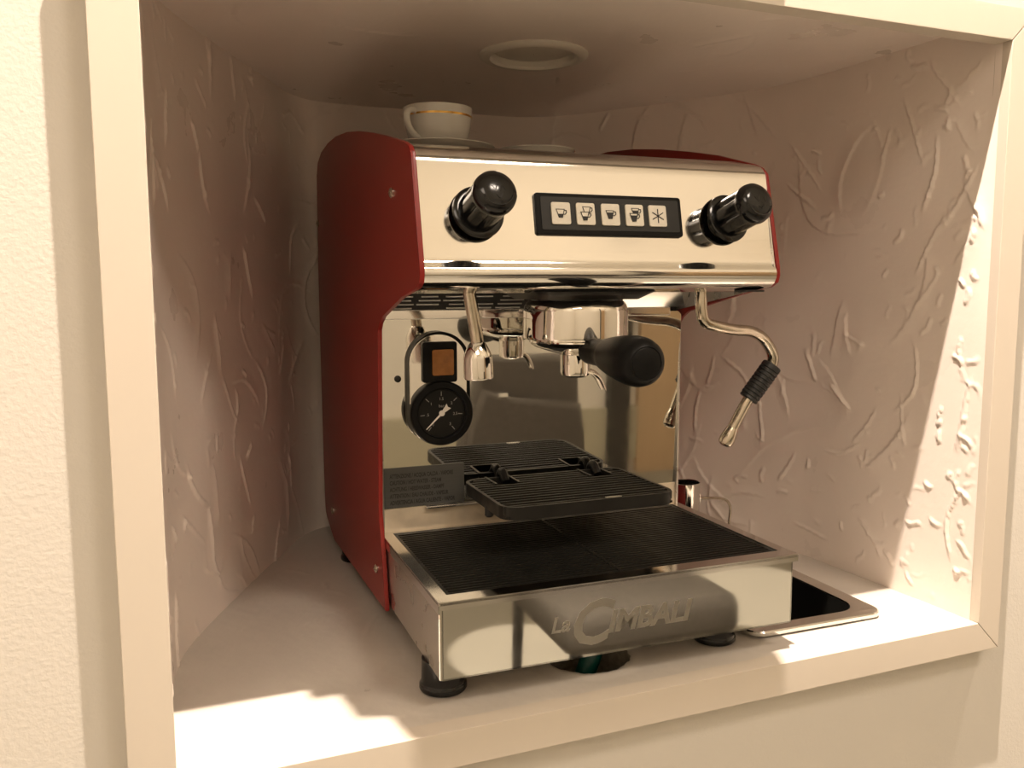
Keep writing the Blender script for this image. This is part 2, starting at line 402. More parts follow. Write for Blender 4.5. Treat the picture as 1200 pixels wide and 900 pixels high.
# painted wall in front, with the opening left free
ZF, ZT = -.88, 1.92
mb = MB()
for x0, x1, z0, z1 in ((-1.7, FX0 - .012, ZF, ZT), (FX1 + .012, 2.9, ZF, ZT), (FX0 - .012, FX1 + .012, ZF, FZ0 - .012), (FX0 - .012, FX1 + .012, FZ1 + .012, ZT)):
    mb.box(x0, x1, FD, FD + .012, z0, z1)
tag(mb.build('wall_front', M['wall_paint']), kind='structure')
# the rest of the room, seen only in the steel
def panel(name, x0, x1, y0, y1, z0, z1, m): tag(MB().box(x0, x1, y0, y1, z0, z1).build(name, m), kind='structure')
panel('wall_opposite', -1.7, 2.9, -3.25, -3.2, ZF, ZT, M['room'])
panel('wall_west', -1.75, -1.7, -3.25, .032, ZF, ZT, M['room'])
panel('wall_east', 2.9, 2.95, -3.25, .032, ZF, ZT, M['room'])
panel('floor_room', -1.75, 2.95, -3.25, .032, ZF - .05, ZF, M['room_floor'])
panel('ceiling_room', -1.75, 2.95, -3.25, .032, ZT, ZT + .05, M['room_ceiling'])
panel('baseboard_opposite', -1.7, 2.9, -3.2, -3.185, ZF, ZF + .08, M['trim'])
panel('trim_7', -1.7, 2.9, -3.2, -3.17, ZF + .08, -.50, M['wainscot'])
panel('door_1', 1.95, 2.62, -3.2, -3.16, ZF, 1.25, M['tan_wood'])
panel('trim_6', 1.76, 1.88, -3.2, -3.13, ZF, ZT, M['dark_wood'])

# ---------------------------------------------------------------- espresso machine
mac = empty('espresso_machine', (0.0006, 0.0254, 0), -PHI)
tag(mac, 'red-sided stainless steel espresso machine with one black-handled portafilter, filling the wall niche', 'espresso machine')
BX = .1795

# red side panels
OUT = [(.050, .4655), (.058, .4725), (.072, .4775), (.1485, .4950), (.21, .5075), (.2695, .5185), (.34, .529), (.41, .5355), (.47, .5365), (.525, .533), (.556, .524), (.570, .508),
       (.578, .40), (.580, .28), (.576, .06), (.570, .034), (.556, .027), (.50, .0115), (.183, .0245), (.1965, .089), (.206, .122), (.197, .25), (.192, .312), (.186, .3185), (.171, .326),
       (.0927, .3455), (.038, .3535), (.029, .358), (.0265, .365), (.0275, .374)]
for sx in (-1, 1):
    P = OUT if sx < 0 else [(y + (.031 if (z < .33 and y < .21) else .017 * min(1, max(0, (.16 - y) / .10)) if z > .34 else 0), z) for y, z in OUT]
    mb = MB(); mb.prism(P, 'x', *( (-.1848, -.1800) if sx < 0 else (.1800, .1848)), bev=.0012)
    sp = mb.build('side_panel', M['red'], mac)
    if sx < 0:
        for (y, z) in ((.1183, .4393), (.562, .4424), (.5006, .053), (.2204, .0584)):
            s = MB(); s.lathe([(.0050, 0), (.0050, .0012), (.0036, .0026), (.0012, .0032)], axis_mtx((-.1848, y, z), (-1, 0, 0)), 16)
            s.box(-.1884, -.1878, y - .0030, y + .0030, z - .0004, z + .0004)
            s.build('screw', M['worn_chrome'], sp)

# dark housing behind the steel
MB().box(-.1785, .1785, .2225, .566, .034, .487, .002).build('housing', M['housing'], mac)

# curved steel front of the head
def arc(c, r, a0, a1, n): return [(c[0] + r * math.cos(math.radians(a0 + (a1 - a0) * i / n)), c[1] + r * math.sin(math.radians(a0 + (a1 - a0) * i / n))) for i in range(n + 1)]
prof = [(.090, .3490), (.070, .3512), (.0590, .3525), (.0520, .3540), (.0465, .3575), (.0434, .3625), (.0426, .3675), (.0440, .3715), (.0466, .3747), (.0482, .3795)]
prof += [(.0482 + (.0640 - .0482) * t, .3795 + (.4580 - .3795) * t) for t in (.25, .5, .75, 1)] + [(.0652, .4630), (.0668, .4668), (.0695, .4700), (.0735, .4728), (.085, .4765), (.105, .4812)]
head = MB(); head.strip(prof, -BX, BX, -.0016); head.build('front_panel', M['brushed'], mac, smooth=50)
tp = MB(); tp.strip([(.105, .4812), (.125, .4850), (.150, .4880), (.20, .4890), (.566, .4895)], -BX, BX, -.0016); tp.build('cup_shelf', M['side_steel'], mac)
# inner cheeks of the head (so that it reads as a box)
for x0, x1 in ((-.1792, -.1777), (.1777, .1792)):
    ch = MB(); ch.prism([(.0600, .3530), (.0440, .3680), (.0660, .4640), (.106, .4795), (.2225, .4855), (.2225, .3275), (.20, .331)], 'x', x0, x1); ch.build('head_cheek', M['side_steel'], mac)
# sloping steel underside, ledge and mirror
un = MB(); un.prism([(.0885, .3498), (.1925, .3525), (.2040, .3315), (.2180, .3315), (.2180, .3335), (.2052, .3335), (.1937, .3545), (.0885, .3520)], 'x', -.1775, .1775); un.build('underside_panel', M['steel'], mac)
MB().box(-.1775, .160, .2070, .2192, .3215, .3315, .0012).build('steel_ledge', M['steel'], mac)
mp = MB().prism([(.2203, .0905), (.2140, .3262), (.2165, .3262), (.2228, .0905)], 'x', -.1788, .1788, bev=.0004).build('mirror_panel', M['mirror'], mac)
tag(mp, 'mirror-polished steel back panel')
st = MB().box(-.1788, .1788, .2180, .2196, .0915, .1215, .0004).build('stained_strip', M['stained'], mac)
# upright steel edges beside the mirror
for sx in (-1, 1):
    MB().box(min(sx * .1795, sx * .1765), max(sx * .1795, sx * .1765), .2150, .2215, .094, .3215, .001).build('edge_strip', M['side_steel'], mac)
hs = MB(); hs.lathe([(.0036, 0), (.0036, .0008), (.0016, .0012)], axis_mtx((-.1598, .2156, .2598), (0, -1, 0)), 18); hs.build('screw', M['black_gloss'], mac)

# black louvred vent under the head on the left
CH0, CHD = V((.1925, .3525)), V((.0115, -.0210))          # chamfer start and run (y, z)
def on_ch(t, d): p = CH0 + CHD * t; return (p.x - d * .877, p.y - d * .480)
ve = MB(); ve.prism([on_ch(.02, .0002), on_ch(.98, .0002), on_ch(.98, .0012), on_ch(.02, .0012)], 'x', -.172, -.022); vent = ve.build('vent_grille', M['print'], mac)
for k in range(5):
    t = .10 + k * .19
    for j, (a, b) in enumerate(((-.168, -.146), (-.143, -.118), (-.115, -.090), (-.087, -.060), (-.057, -.026))):
        if (k, j) in ((0, 0), (2, 3), (4, 1)): continue
        o = (.0022 * ((k * 7 + j * 3) % 4)); MB().prism([on_ch(t, .0008), on_ch(t + .05, .0008), on_ch(t + .05, .0022), on_ch(t, .0022)], 'x', a + o, b - .0015 * ((k + j) % 3)).build('louvre', M['louvre'], vent)

# push-button panel
def on_panel(z): return .0482 + (z - .3795) * (.0640 - .0482) / (.4580 - .3795)
pt = math.atan2(.0640 - .0482, .4580 - .3795)
PM = Matrix.Translation((.0026, on_panel(.4186), .4186)) @ Matrix.Rotation(-pt, 4, 'X')      # local: x right, z up, -y out
bp = empty('tmp')
def panel_mb(): return MB()
def place(mb): mb.v = [tuple(PM @ V(p)) for p in mb.v]; return mb
w2, h2 = .0745, .0190
mb = MB(); mb.prism(rrect(-w2, w2, -h2, h2, .003), 'y', -.0030, .004, bev=.0007)
bpan = place(mb).build('button_panel', M['panel_black'], mac)
mb = MB(); mb.prism(rrect(-w2 + .0055, w2 - .0035, -h2 + .0045, h2 - .0035, .0015), 'y', -.0034, -.0028)
place(mb).build('membrane', M['panel_grey'], bpan)
bpy.data.objects.remove(bp)
def poly_y(mb, pts, y): mb.prism(pts, 'y', y - .00012, y + .0001)
def line_y(mb, pts, w, y):
    for a, b in zip(pts[:-1], pts[1:]):
        a, b = V(a), V(b); t = (b - a).normalized() * w / 2; n = V((-t.y, t.x)); poly_y(mb, [tuple(a - t + n), tuple(a - t - n), tuple(b + t - n), tuple(b + t + n)], y)
def cup_icon(mb, cx, cz, s, level, y):
    T = [(cx - 3.4 * s, cz + 2.6 * s), (cx + 2.6 * s, cz + 2.6 * s), (cx + 1.0 * s, cz - 3 * s), (cx - 1.6 * s, cz - 3 * s)]
    mb.cur = 0; poly_y(mb, T, y)
    mb.cur = 1; line_y(mb, T + [T[0]], .5 * s, y - .00012)
    zl = level; f = (T[0][1] - (cz + zl * s)) / (T[0][1] - T[3][1])
    poly_y(mb, [(T[0][0] + (T[3][0] - T[0][0]) * f, cz + zl * s), (T[1][0] + (T[2][0] - T[1][0]) * f, cz + zl * s), T[2], T[3]], y - .00016)
    line_y(mb, [(cx + 2.6 * s, cz + 1.9 * s), (cx + 4.0 * s, cz + 1.9 * s), (cx + 4.2 * s, cz + .4 * s), (cx + 3.2 * s, cz - .8 * s), (cx + 1.9 * s, cz - .9 * s)], .55 * s, y - .00012)
for i, bx in enumerate((-.0505, -.0262, -.0012, .0234, .0477)):
    mb = MB(); mb.prism(rrect(bx - .0092, bx + .0092, -.0098, .0102, .0018), 'y', -.0050, -.0030, bev=.0004); mb.cur = 0
    y = -.0052
    if i in (0, 2): cup_icon(mb, bx - .0004, .0002, .0013, -.6 if i == 0 else 1.4, y)
    elif i in (1, 3):
        cup_icon(mb, bx + .0012, .0032, .00125, -1.0 if i == 1 else 1.0, y); cup_icon(mb, bx - .0008, -.0018, .0013, -.4 if i == 1 else 1.2, y - .0003)
    else:
        mb.cur = 1
        for a in (90, 30, 150):
            c, s = math.cos(math.radians(a)) * .0062, math.sin(math.radians(a)) * .0062; line_y(mb, [(bx - c, -s), (bx + c, s)], .0009, y)
    place(mb).build('button', [M['button'], M['print']], bpan)

# the two steam/water taps
for (b, e) in (((-.1262, .0575, .4160), (-.1228, .0090, .4335)), ((.1258, .0575, .4172), (.1312, .0085, .4325))):
    L = (V(e) - V(b)).length; AX = axis_mtx(V(b), V(e) - V(b))
    mb = MB(); f8 = lambda a, h: 1 - .10 * max(0, math.cos(8 * a)) ** 3
    k0 = .0045
    mb.lathe([(.0225, k0), (.0236, k0 + .0016), (.0232, k0 + .0040), (.0190, k0 + .0062)], AX, 48)
    body = [(.0186, k0 + .004), (.0184, k0 + .009), (.0182, L - .016), (.0186, L - .012)]
    mb.lathe(body, AX, 96, rf=lambda a, h: 1 - .16 * max(0, math.cos(7 * a)) ** 4 * (1 if h < L - .0125 else 0))
    knob = mb.build('tap_knob', M['black_gloss'], mac, smooth=40)
    mb = MB(); mb.lathe([(.0187, L - .0125), (.0192, L - .010), (.0192, L - .0075), (.0184, L - .0038), (.0162, L - .0010), (.0120, L + .0006), (.006, L + .0014), (.0008, L + .0016)], AX, 48)
    for (p, q) in (((-.006, .003), (-.003, -.001)), ((-.003, -.001), (-.001, .004)), ((.001, -.002), (.004, .003)), ((.004, .003), (.006, -.001)), ((-.003, -.005), (0, -.008)), ((0, -.008), (.003, -.004))):
        mb.tube([AX @ V((p[0], p[1], L + .0012)), AX @ V((q[0], q[1], L + .0012))], .0006, 6)
    mb.tube([AX @ V((.0135 * math.cos(math.radians(t)), .0135 * math.sin(math.radians(t)), L + .0002)) for t in range(200, 341, 10)], .0007, 6)
    mb.build('knob_cap', M['black_gloss'], knob, smooth=50)
    mb = MB(); mb.lathe([(.0165, -.006), (.0165, k0 + .002)], AX, 20); mb.build('tap_stem', M['stem_grey'], knob, smooth=10)

# brewing group with portafilter
GX, GY = .001, .125
G = Matrix.Translation((GX, GY, 0))
mb = MB(); tp_ = rrect(-.063, .062, .066, .178, .012, 8); bt_ = [(x * .80, .125 + (y - .125) * .80) for x, y in tp_]; n = len(tp_)
mb.add([(x, y, .3525) for x, y in tp_] + [(x, y, .3500) for x, y in tp_] + [(x, y, .3425) for x, y in bt_], [(i + k * n, (i + 1) % n + k * n, (i + 1) % n + (k + 1) * n, i + (k + 1) * n) for k in (0, 1) for i in range(n)] + [tuple(range(n)), tuple(range(2 * n, 3 * n))])
gh = mb.build('group_head', M['black_satin'], mac)
mb = MB(); mb.lathe([(.046, .3470), (.0475, .3440), (.0470, .3410), (.042, .3400)], G, 56); mb.build('group_collar', M['black_gloss'], gh)
mb = MB(); mb.lathe([(.0380, .3440), (.0440, .3428), (.0485, .3400), (.0512, .3360), (.0525, .3310), (.0525, .3060), (.0515, .3035), (.0485, .3025)], G, 64); gr = mb.build('group_ring', M['chrome'], gh)
mb = MB(); mb.tube([(GX + .0526, GY + .004, .333), (GX + .0528, GY + .004, .3055)], .0012, 8); mb.build('ring_lug', M['chrome'], gh)
mb = MB(); mb.lathe([(.0455, .3030), (.0462, .3000), (.0440, .2975), (.0400, .2950), (.026, .2905), (.016, .2880), (.0145, .2865)], G, 56)
pf = mb.build('portafilter', M['chrome'], mac); tag(pf, 'chrome portafilter locked in the brewing group with a black handle')
mb = MB(); mb.lathe([(.0140, .2890), (.0150, .2870), (.0150, .2700), (.0140, .2665), (.0110, .2645), (.006, .2638)], G, 36); mb.build('spout_body', M['chrome'], pf)
# open curved spout channel leaving to the right
mb = MB(); path = smooth_path([(GX + .004, GY - .002, .2690), (GX + .015, GY - .004, .2685), (GX + .0225, GY - .005, .2630), (GX + .0285, GY - .006, .2500)], 3)
vs = []; fs = []; n = len(path); K = 9
for i, p in enumerate(path):
    t = (path[min(i + 1, n - 1)] - path[max(i - 1, 0)]).normalized(); sd = V((0, 1, 0)); up = t.cross(sd).normalized(); rr = .0105 - .005 * i / (n - 1)
    for k in range(K):
        a = math.pi * (1 + k / (K - 1)); vs.append(p + sd * math.cos(a) * rr - up * math.sin(a) * rr * .55)
    for k in reversed(range(K)):
        a = math.pi * (1 + k / (K - 1)); vs.append(p + sd * math.cos(a) * (rr - .0013) - up * math.sin(a) * (rr - .0013) * .55 )
W = 2 * K
for i in range(n - 1):
    for k in range(W): fs.append((i * W + k, i * W + (k + 1) % W, (i + 1) * W + (k + 1) % W, (i + 1) * W + k))
fs += [tuple(range(W)), tuple(range((n - 1) * W, n * W))]
mb.add(vs, fs); mb.build('spout', M['chrome'], pf)
h0 = V((GX - .0010, GY - .036, .2932)); h1 = V((-.0025, -.026, .2900)); HL = (h1 - h0).length; HX = axis_mtx(h0, h1 - h0)
mb = MB(); mb.lathe([(.0125, 0), (.0128, .003), (.0128, .012), (.0126, .026), (.0130, .036), (.0158, .041), (.0176, .050), (.0194, .062), (.0210, .075), (.0222, .089), (.0219, .099), (.0200, .1065), (.0165, .1105), (.0145, .1115), (.0138, .1108), (.0128, .1118), (.006, .1130), (.0006, .1132)], HX @ Matrix.Scale(HL / .1132, 4, (0, 0, 1)), 44)
mb.build('handle', M['black_satin'], pf, smooth=50)

# hot water tube on the left
mb = MB(); mb.tube(smooth_path([(-.1195, .100, .360), (-.1190, .100, .352), (-.1165, .101, .340), (-.1110, .103, .312), (-.1095, .1035, .300)], 2), .0062, 18)
hw = mb.build('hot_water_tube', M['worn_chrome'], mac)
NZ = axis_mtx((-.1100, .1035, .3035), (.0016, .0008, -.034))
mb = MB(); mb.lathe([(.0064, 0), (.0082, .0016), (.0110, .0070), (.0128, .0110), (.0137, .0150), (.0140, .0330), (.0132, .0345), (.0100, .0350)], NZ, 36); mb.build('nozzle', M['chrome'], hw)
mb = MB(); mb.lathe([(.0085, .358), (.0085, .3545), (.0070, .3525)], Matrix.Translation((-.1195, .100, 0)), 20); mb.build('tube_nut', M['chrome'], hw)

# steam wand on the right
mb = MB(); wp = smooth_path([(.1439, .12, .362), (.1439, .12, .352), (.1440, .12, .332), (.1475, .12, .3165), (.1619, .120, .3125), (.1892, .125, .3074), (.2149, .130, .3062), (.2340, .1345, .2985), (.2500, .1385, .2830), (.2545, .140, .2700), (.2470, .1425, .2570), (.2282, .148, .2305), (.2144, .153, .2013), (.2092, .155, .1890)], 3)
mb.tube(wp, .0062, 18); wand = mb.build('steam_wand', M['worn_chrome'], mac)
GA = V((.2530, .1405, .2665)); GB = V((.2270, .1485, .2280)); GL = (GB - GA).length; GM = axis_mtx(GA, GB - GA)
pr = [(.0100, 0), (.0112, .001)]
for k in range(9): z0 = .003 + k * (GL - .006) / 9; pr += [(.0114, z0), (.0114, z0 + .0030), (.0105, z0 + .0036), (.0105, z0 + .0042)]
pr += [(.0112, GL - .001), (.0104, GL)]
mb = MB(); mb.lathe(pr, GM, 32); mb.build('grip_sleeve', M['rubber'], wand)
TM = axis_mtx((.2105, .1546, .1920), V((.2026, .158, .1738)) - V((.2105, .1546, .1920)))
mb = MB(); mb.lathe([(.0062, -.004), (.0072, 0), (.0084, .006), (.0088, .012), (.0080, .0165), (.0052, .019), (.001, .0196)], TM, 28); mb.build('wand_tip', M['worn_chrome'], wand)
mb = MB(); mb.lathe([(.0095, .356), (.0095, .3530), (.0080, .3505)], Matrix.Translation((.1439, .12, 0)), 22); mb.build('wand_nut', M['steel'], wand)
mb = MB(); mb.prism(rrect(.150, .180, .055, .078, .0110, 8), 'z', .3490, .3510); mb.build('slot_gasket', M['rubber'], mac)

# gauge plate with switch and pressure gauge
mb = MB(); mb.prism(rrect(-.1500, -.0840, .189, .3085, .0325, 14), 'y', .2055, .2194, bev=.0006); gp = mb.build('gauge_mount', M['black_satin'], mac)
mb = MB(); mb.prism(rrect(-.1500, -.0885, .190, .3060, .0300, 14), 'y', .2030, .2056, bev=.0006); mb.build('gauge_plate', M['brushed'], gp)
mb = MB(); mb.prism(rrect(-.1372, -.1000, .2560, .2985, .003), 'y', .1990, .2040, bev=.0008); sw = mb.build('switch_frame', M['panel_black'], gp)
mb = MB(); mb.prism(rrect(-.1272, -.1040, .2635, .2905, .002), 'y', .1975, .1995, bev=.0006); mb.build('switch_lens', M['amber'], gp)
gc = (-.1178, .2240)
mb = MB(); GP = axis_mtx((gc[0], .2050, gc[1]), (0, -1, 0))
mb.lathe([(.0330, -.002), (.0338, .001), (.0338, .0080), (.0325, .0100), (.0270, .0104), (.0255, .0090), (.0252, .0060)], GP, 64, cap1=False); mb.build('gauge_bezel', M['black_satin'], gp)
mb = MB(); mb.lathe([(.0001, .0060), (.0254, .0061)], GP, 48, cap0=False, cap1=False)
mb.cur = 1
yd = .2050 - .0062
for k in range(7):
    a = math.radians(232 - k * 47.3); r0, r1 = .0185, .0225
    line_y(mb, [(gc[0] + r0 * math.cos(a), gc[1] + r0 * math.sin(a)), (gc[0] + r1 * math.cos(a), gc[1] + r1 * math.sin(a))], .0007, yd)
    put_text(mb, ('0', '.5', '1', '1.5', '2', '2.5', '3')[k], .0042, gc[0] + .0150 * math.cos(a), yd - .0001, gc[1] + .0150 * math.sin(a) - .0014, align='CENTER', extrude=.00005)
put_text(mb, 'bar', .0045, gc[0], yd - .0001, gc[1] + .0062, align='CENTER', extrude=.00005)
mb.build('gauge_dial', [M['dial'], M['dial_mark']], gp)
mb = MB(); yn = yd - .0012; d = V((-.0178, -.0172)).normalized(); nn = V((-d.y, d.x)); c2 = V(gc)
mb.prism([tuple(c2 + nn * .0011), tuple(c2 + d * .0235 + nn * .0004), tuple(c2 + d * .0235 - nn * .0004), tuple(c2 - nn * .0011)], 'y', yn - .0003, yn)
mb.prism([tuple(c2 + nn * .0011), tuple(c2 - nn * .0011), tuple(c2 - d * .0105 - nn * .0034), tuple(c2 - d * .0092), tuple(c2 - d * .0105 + nn * .0034)], 'y', yn - .0003, yn)
mb.lathe([(.0030, -.0002), (.0030, .0010), (.0014, .0014)], axis_mtx((gc[0], yn, gc[1]), (0, -1, 0)), 20)
mb.build('gauge_needle', M['needle'], gp)

# warning plate
mb = MB(); mb.box(-.1762, -.088, .2172, .2186, .1225, .1655); wl = mb.build('warning_plate', M['label'], mac)
mb = MB()
for k, t in enumerate(('ATTENZIONE / ACQUA CALDA - VAPORE', 'CAUTION / HOT WATER - STEAM', 'ACHTUNG / HEISSWASSER - DAMPF', 'ATTENTION / EAU CHAUDE - VAPEUR', 'ADVERTENCIA / AGUA CALIENTE - VAPOR')):
    put_text(mb, t, .0062, -.1700, .2170, .1545 - k * .0071, offset=.00018, extrude=.00005, sx=.60)
mb.build('warning_text', M['print'], wl, smooth=0)
MB().box(-.1315, -.06, .2120, .2178, .1195, .1222, .0006).build('rack_bracket', M['side_steel'], mac)

# folding cup rack hooked into the mirror panel
RX0, RX1, RY0, RY1, RZ = -.0935, .0930, .0760, .2085, .1490
rk = MB(); outer = rrect(RX0, RX1, RY0, RY1, .018, 6); inner = rrect(RX0 + .0035, RX1 - .0035, RY0 + .0035, RY1 - .0035, .0148, 6)
ringprism(rk, outer, inner, 'z', RZ - .0125, RZ); rack = rk.build('cup_rack', M['grate'], mac)
NS = 13; slat_me = None
cut = ((-.0660, -.0400), (.0440, .0700))
for k in range(NS):
    y = RY0 + .0095 + k * (RY1 - RY0 - .019) / (NS - 1)
    spans = [(RX0 + .002, RX1 - .002)] if k < NS - 3 else [(RX0 + .004, cut[0][0]), (cut[0][1], cut[1][0]), (cut[1][1], RX1 - .004)]
    if k == NS - 1: spans = [(RX0 + .010, cut[0][0]), (cut[0][1], cut[1][0]), (cut[1][1], RX1 - .010)]
    for a, b in spans: MB().box(a, b, y - .0015, y + .0015, RZ - .0085, RZ - .0003, .0005).build('slat', M['grate'], rack)
MB().box(RX0 + .004, RX1 - .004, RY0 + .004, RY1 - .004, RZ - .0115, RZ - .0095).build('rack_web', M['grate'], rack)
for a, b in cut:
    for x in (a, b): MB().box(x - .0016, x + .0016, RY1 - .034, RY1 + .002, RZ - .0100, RZ + .0008, .0005).build('rack_rib', M['grate'], rack)
    mb = MB(); mb.tube(smooth_path([((a + b) / 2 + .006, RY1 - .012, RZ - .004), ((a + b) / 2 + .006, RY1 - .002, RZ + .006), ((a + b) / 2 + .006, RY1 + .006, RZ + .004), ((a + b) / 2 + .006, .2185, RZ - .010)], 2), .0048, 10); mb.build('hook', M['grate'], rack)
for x in (RX0 + .003, RX1 - .003):
    mb = MB(); mb.lathe([(.0045, RZ - .010), (.0045, RZ - .0190), (.003, RZ - .0205)], Matrix.Translation((x, .128, 0)), 14); mb.build('rubber_bumper', M['rubber'], rack)
mb = MB(); mb.add(*(lambda: ([(.022 + .010 * math.cos(t * .7854) * (1 + .2 * math.sin(t * 3)), .0805 + .0030 * math.sin(t * .7854), RZ + .0004) for t in range(8)], [tuple(range(8))]))()); mb.build('dried_drop', M['etched'], rack, recalc=False)

# drip tray
TZ0, TZ1 = .028, .097
dt = MB()
dt.box(-.1770, .1770, .0020, .0034, TZ0, TZ1 - .002)                 # front
dt.box(-.1770, -.1756, .0020, .2170, TZ0, TZ1 - .002)                # sides
dt.box(.1756, .1770, .0020, .2170, TZ0, TZ1 - .002)
dt.box(-.1770, .1770, .2156, .2170, TZ0, TZ1 - .006)
dt.box(-.1770, .1770, .0020, .2170, TZ0, TZ0 + .0014)
tray = dt.build('drip_tray', M['mirror'], mac)
lip = MB(); ringprism(lip, rrect(-.1802, .1808, -.0012, .2172, .0012, 2), rrect(-.1688, .1700, .0150, .2120, .0012, 2), 'z', TZ1 - .0030, TZ1)
lip.box(-.1802, -.1786, .000, .2172, TZ1 - .0105, TZ1 - .001); lip.box(.1792, .1808, .000, .2172, TZ1 - .0065, TZ1 - .001)
lip.box(-.1795, .1808, -.0012, .0004, TZ1 - .0070, TZ1 - .001)
lip.build('tray_rim', M['steel'], tray)
# left flank skin
MB().box(-.1788, -.1771, .0022, .2172, TZ0 + .0003, TZ1 - .003, .0004).build('tray_flank', M['side_steel'], tray)
MB().tube([(-.1778, .0030, TZ0 + .001), (-.1778, .0030, TZ1 - .004)], .0016, 10).build('corner_fold', M['chrome'], tray)
MB().box(-.1755, .1755, .0036, .2154, TZ0 + .002, TZ0 + .012).build('tray_bottom', M['dark'], tray)
gf = MB(); ringprism(gf, rrect(-.1684, .1696, .0154, .2116, .001, 2), rrect(-.1645, .1657, .0195, .2075, .001, 2), 'z', TZ1 - .0090, TZ1 - .0012)
gf.box(-.0014, .0014, .019, .208, TZ1 - .0085, TZ1 - .0010)
gf.build('grate_frame', M['grate'], tray)
for side in ((-.1642, -.0016), (.0016, .1654)):
    first = None
    for k in range(30):
        y = .0222 + k * .00620
        if first is None:
            first = MB().box(side[0], side[1], -.00125, .00125, TZ1 - .0085, TZ1 - .0012, .0003).build('slat', M['grate'], tray); first.location.y = y
        else:
            o = first.copy(); o.name = 'slat'; COL.objects.link(o); o.parent = tray; o.location.y = y
# etched lettering on the tray front
mb = MB(); yl = .00195
put_text(mb, 'La', .0200, -.0790, yl, .0545, offset=.0003, shear=.25, extrude=.00012)
put_text(mb, 'C', .0560, -.0625, yl, .0400, offset=.0011, shear=.25, extrude=.00012)
put_text(mb, 'IMBALI', .0275, -.0235, yl, .0478, offset=.0009, shear=.25, extrude=.00012, sx=1.02)
mb.build('etched_lettering', M['etched'], tray, smooth=0)

# feet
for (x, y, lab) in ((-.1630, .048, 0), (.1230, .052, 1), (-.1640, .445, 2), (.1600, .440, 3)):
    top = TZ0 + .0005 if y < .2 else .036
    mb = MB(); mb.lathe([(.0205, .0002), (.0215, .002), (.0213, .0052), (.0203, .0068), (.0196, .0080), (.0190, top)], Matrix.Translation((x, y, 0)), 36); mb.build('foot', M['black_gloss'], mac)

# ---------------------------------------------------------------- things on and round the machine
def on_top(x, y, z): return V(m2w(x, y, z))
# saucer and cup
p = on_top(-.103, .25, .4897)
mb = MB(); mb.lathe([(.024, .0000), (.026, .0006), (.030, .0036), (.046, .0078), (.0595, .0122), (.0605, .0128), (.0600, .0136), (.046, .0098), (.030, .0062), (.020, .0056), (.0005, .0056)], None, 64)
sa = mb.build('saucer', M['porcelain'], smooth=40); sa.location = p
tag(sa, 'white porcelain saucer under the gold-banded cup on top of the machine', 'saucer')
cu = empty('coffee_cup', p + V((0, 0, .0058)), math.radians(38))
tag(cu, 'white porcelain coffee cup with a thin gold band, standing on top of the machine', 'cup')
mb = MB(); mb.lathe([(.0185, 0), (.0195, .0008), (.0205, .003), (.0270, .009), (.0322, .017), (.0345, .026), (.0362, .0405), (.0366, .0470), (.0360, .0474), (.0350, .0468), (.0332, .026), (.0310, .018), (.0255, .0105), (.012, .0060), (.0006, .0055)], None, 64)
mb.build('bowl', M['porcelain'], cu, smooth=40)
mb = MB(); mb.lathe([(.03555, .0368), (.03600, .0388)], None, 64, cap0=False, cap1=False); mb.v = [(x * 1.012, y * 1.012, z) for x, y, z in mb.v]; gb = mb.build('gold_band', M['gold'], cu)
mb = MB(); hp = smooth_path([(-.033, .004, .0400), (-.041, .005, .0410), (-.0475, .006, .0370), (-.0470, .006, .0270), (-.040, .005, .0175), (-.030, .004, .0140)], 3); mb.tube(hp, .0034, 14); mb.build('handle', M['porcelain'], cu)
# shallow dish
p = on_top(.030, .30, .4898)
mb = MB(); mb.lathe([(.030, 0), (.034, .002), (.0405, .016), (.0465, .0225), (.0462, .0235), (.0395, .019), (.032, .005), (.0005, .004)], None, 56)
di = mb.build('dish', M['porcelain'], smooth=40); di.location = p
tag(di, 'shallow white dish on top of the machine right of the cup and saucer', 'dish')

# steel pan sunk in the counter
pan = empty('steel_pan', m2w((PAN[0] + PAN[1]) / 2, (PAN[2] + PAN[3]) / 2, 0), -PHI)
tag(pan, 'rectangular stainless steel pan sunk into the counter right of the machine', 'pan')
hx, hy = (PAN[1] - PAN[0]) / 2, (PAN[3] - PAN[2]) / 2
rim = MB(); O = rrect(-hx, hx, -hy, hy, .017, 8); I = rrect(-hx + .0185, hx - .0205, -hy + .0150, hy - .0150, .026, 8)
O2 = rrect(-hx + .0012, hx - .0012, -hy + .0012, hy - .0012, .016, 8)
n = len(O); zz = [(O, .0015), (O, .0048), (O2, .0062), (I, .0070), ([(x * .997, y * .997) for x, y in I], .0050)]
vs = [(x, y, z) for ring, z in zz for x, y in ring]; fs = [(i * n + k, i * n + (k + 1) % n, (i + 1) * n + (k + 1) % n, (i + 1) * n + k) for i in range(len(zz) - 1) for k in range(n)]
rim.add(vs, fs); rim.build('rim', M['steel'], pan)
bs = MB(); zz = [(.997, .0052), (.985, -.030), (.955, -.052), (.90, -.0575)]
vs = [(x * s, y * s, z) for s, z in zz for x, y in I]; fs = [(i * n + k, i * n + (k + 1) % n, (i + 1) * n + (k + 1) % n, (i + 1) * n + k) for i in range(len(zz) - 1) for k in range(n)] + [tuple(range(3 * n, 4 * n))]
bs.add(vs, fs); bs.build('basin', M['pan'], pan)

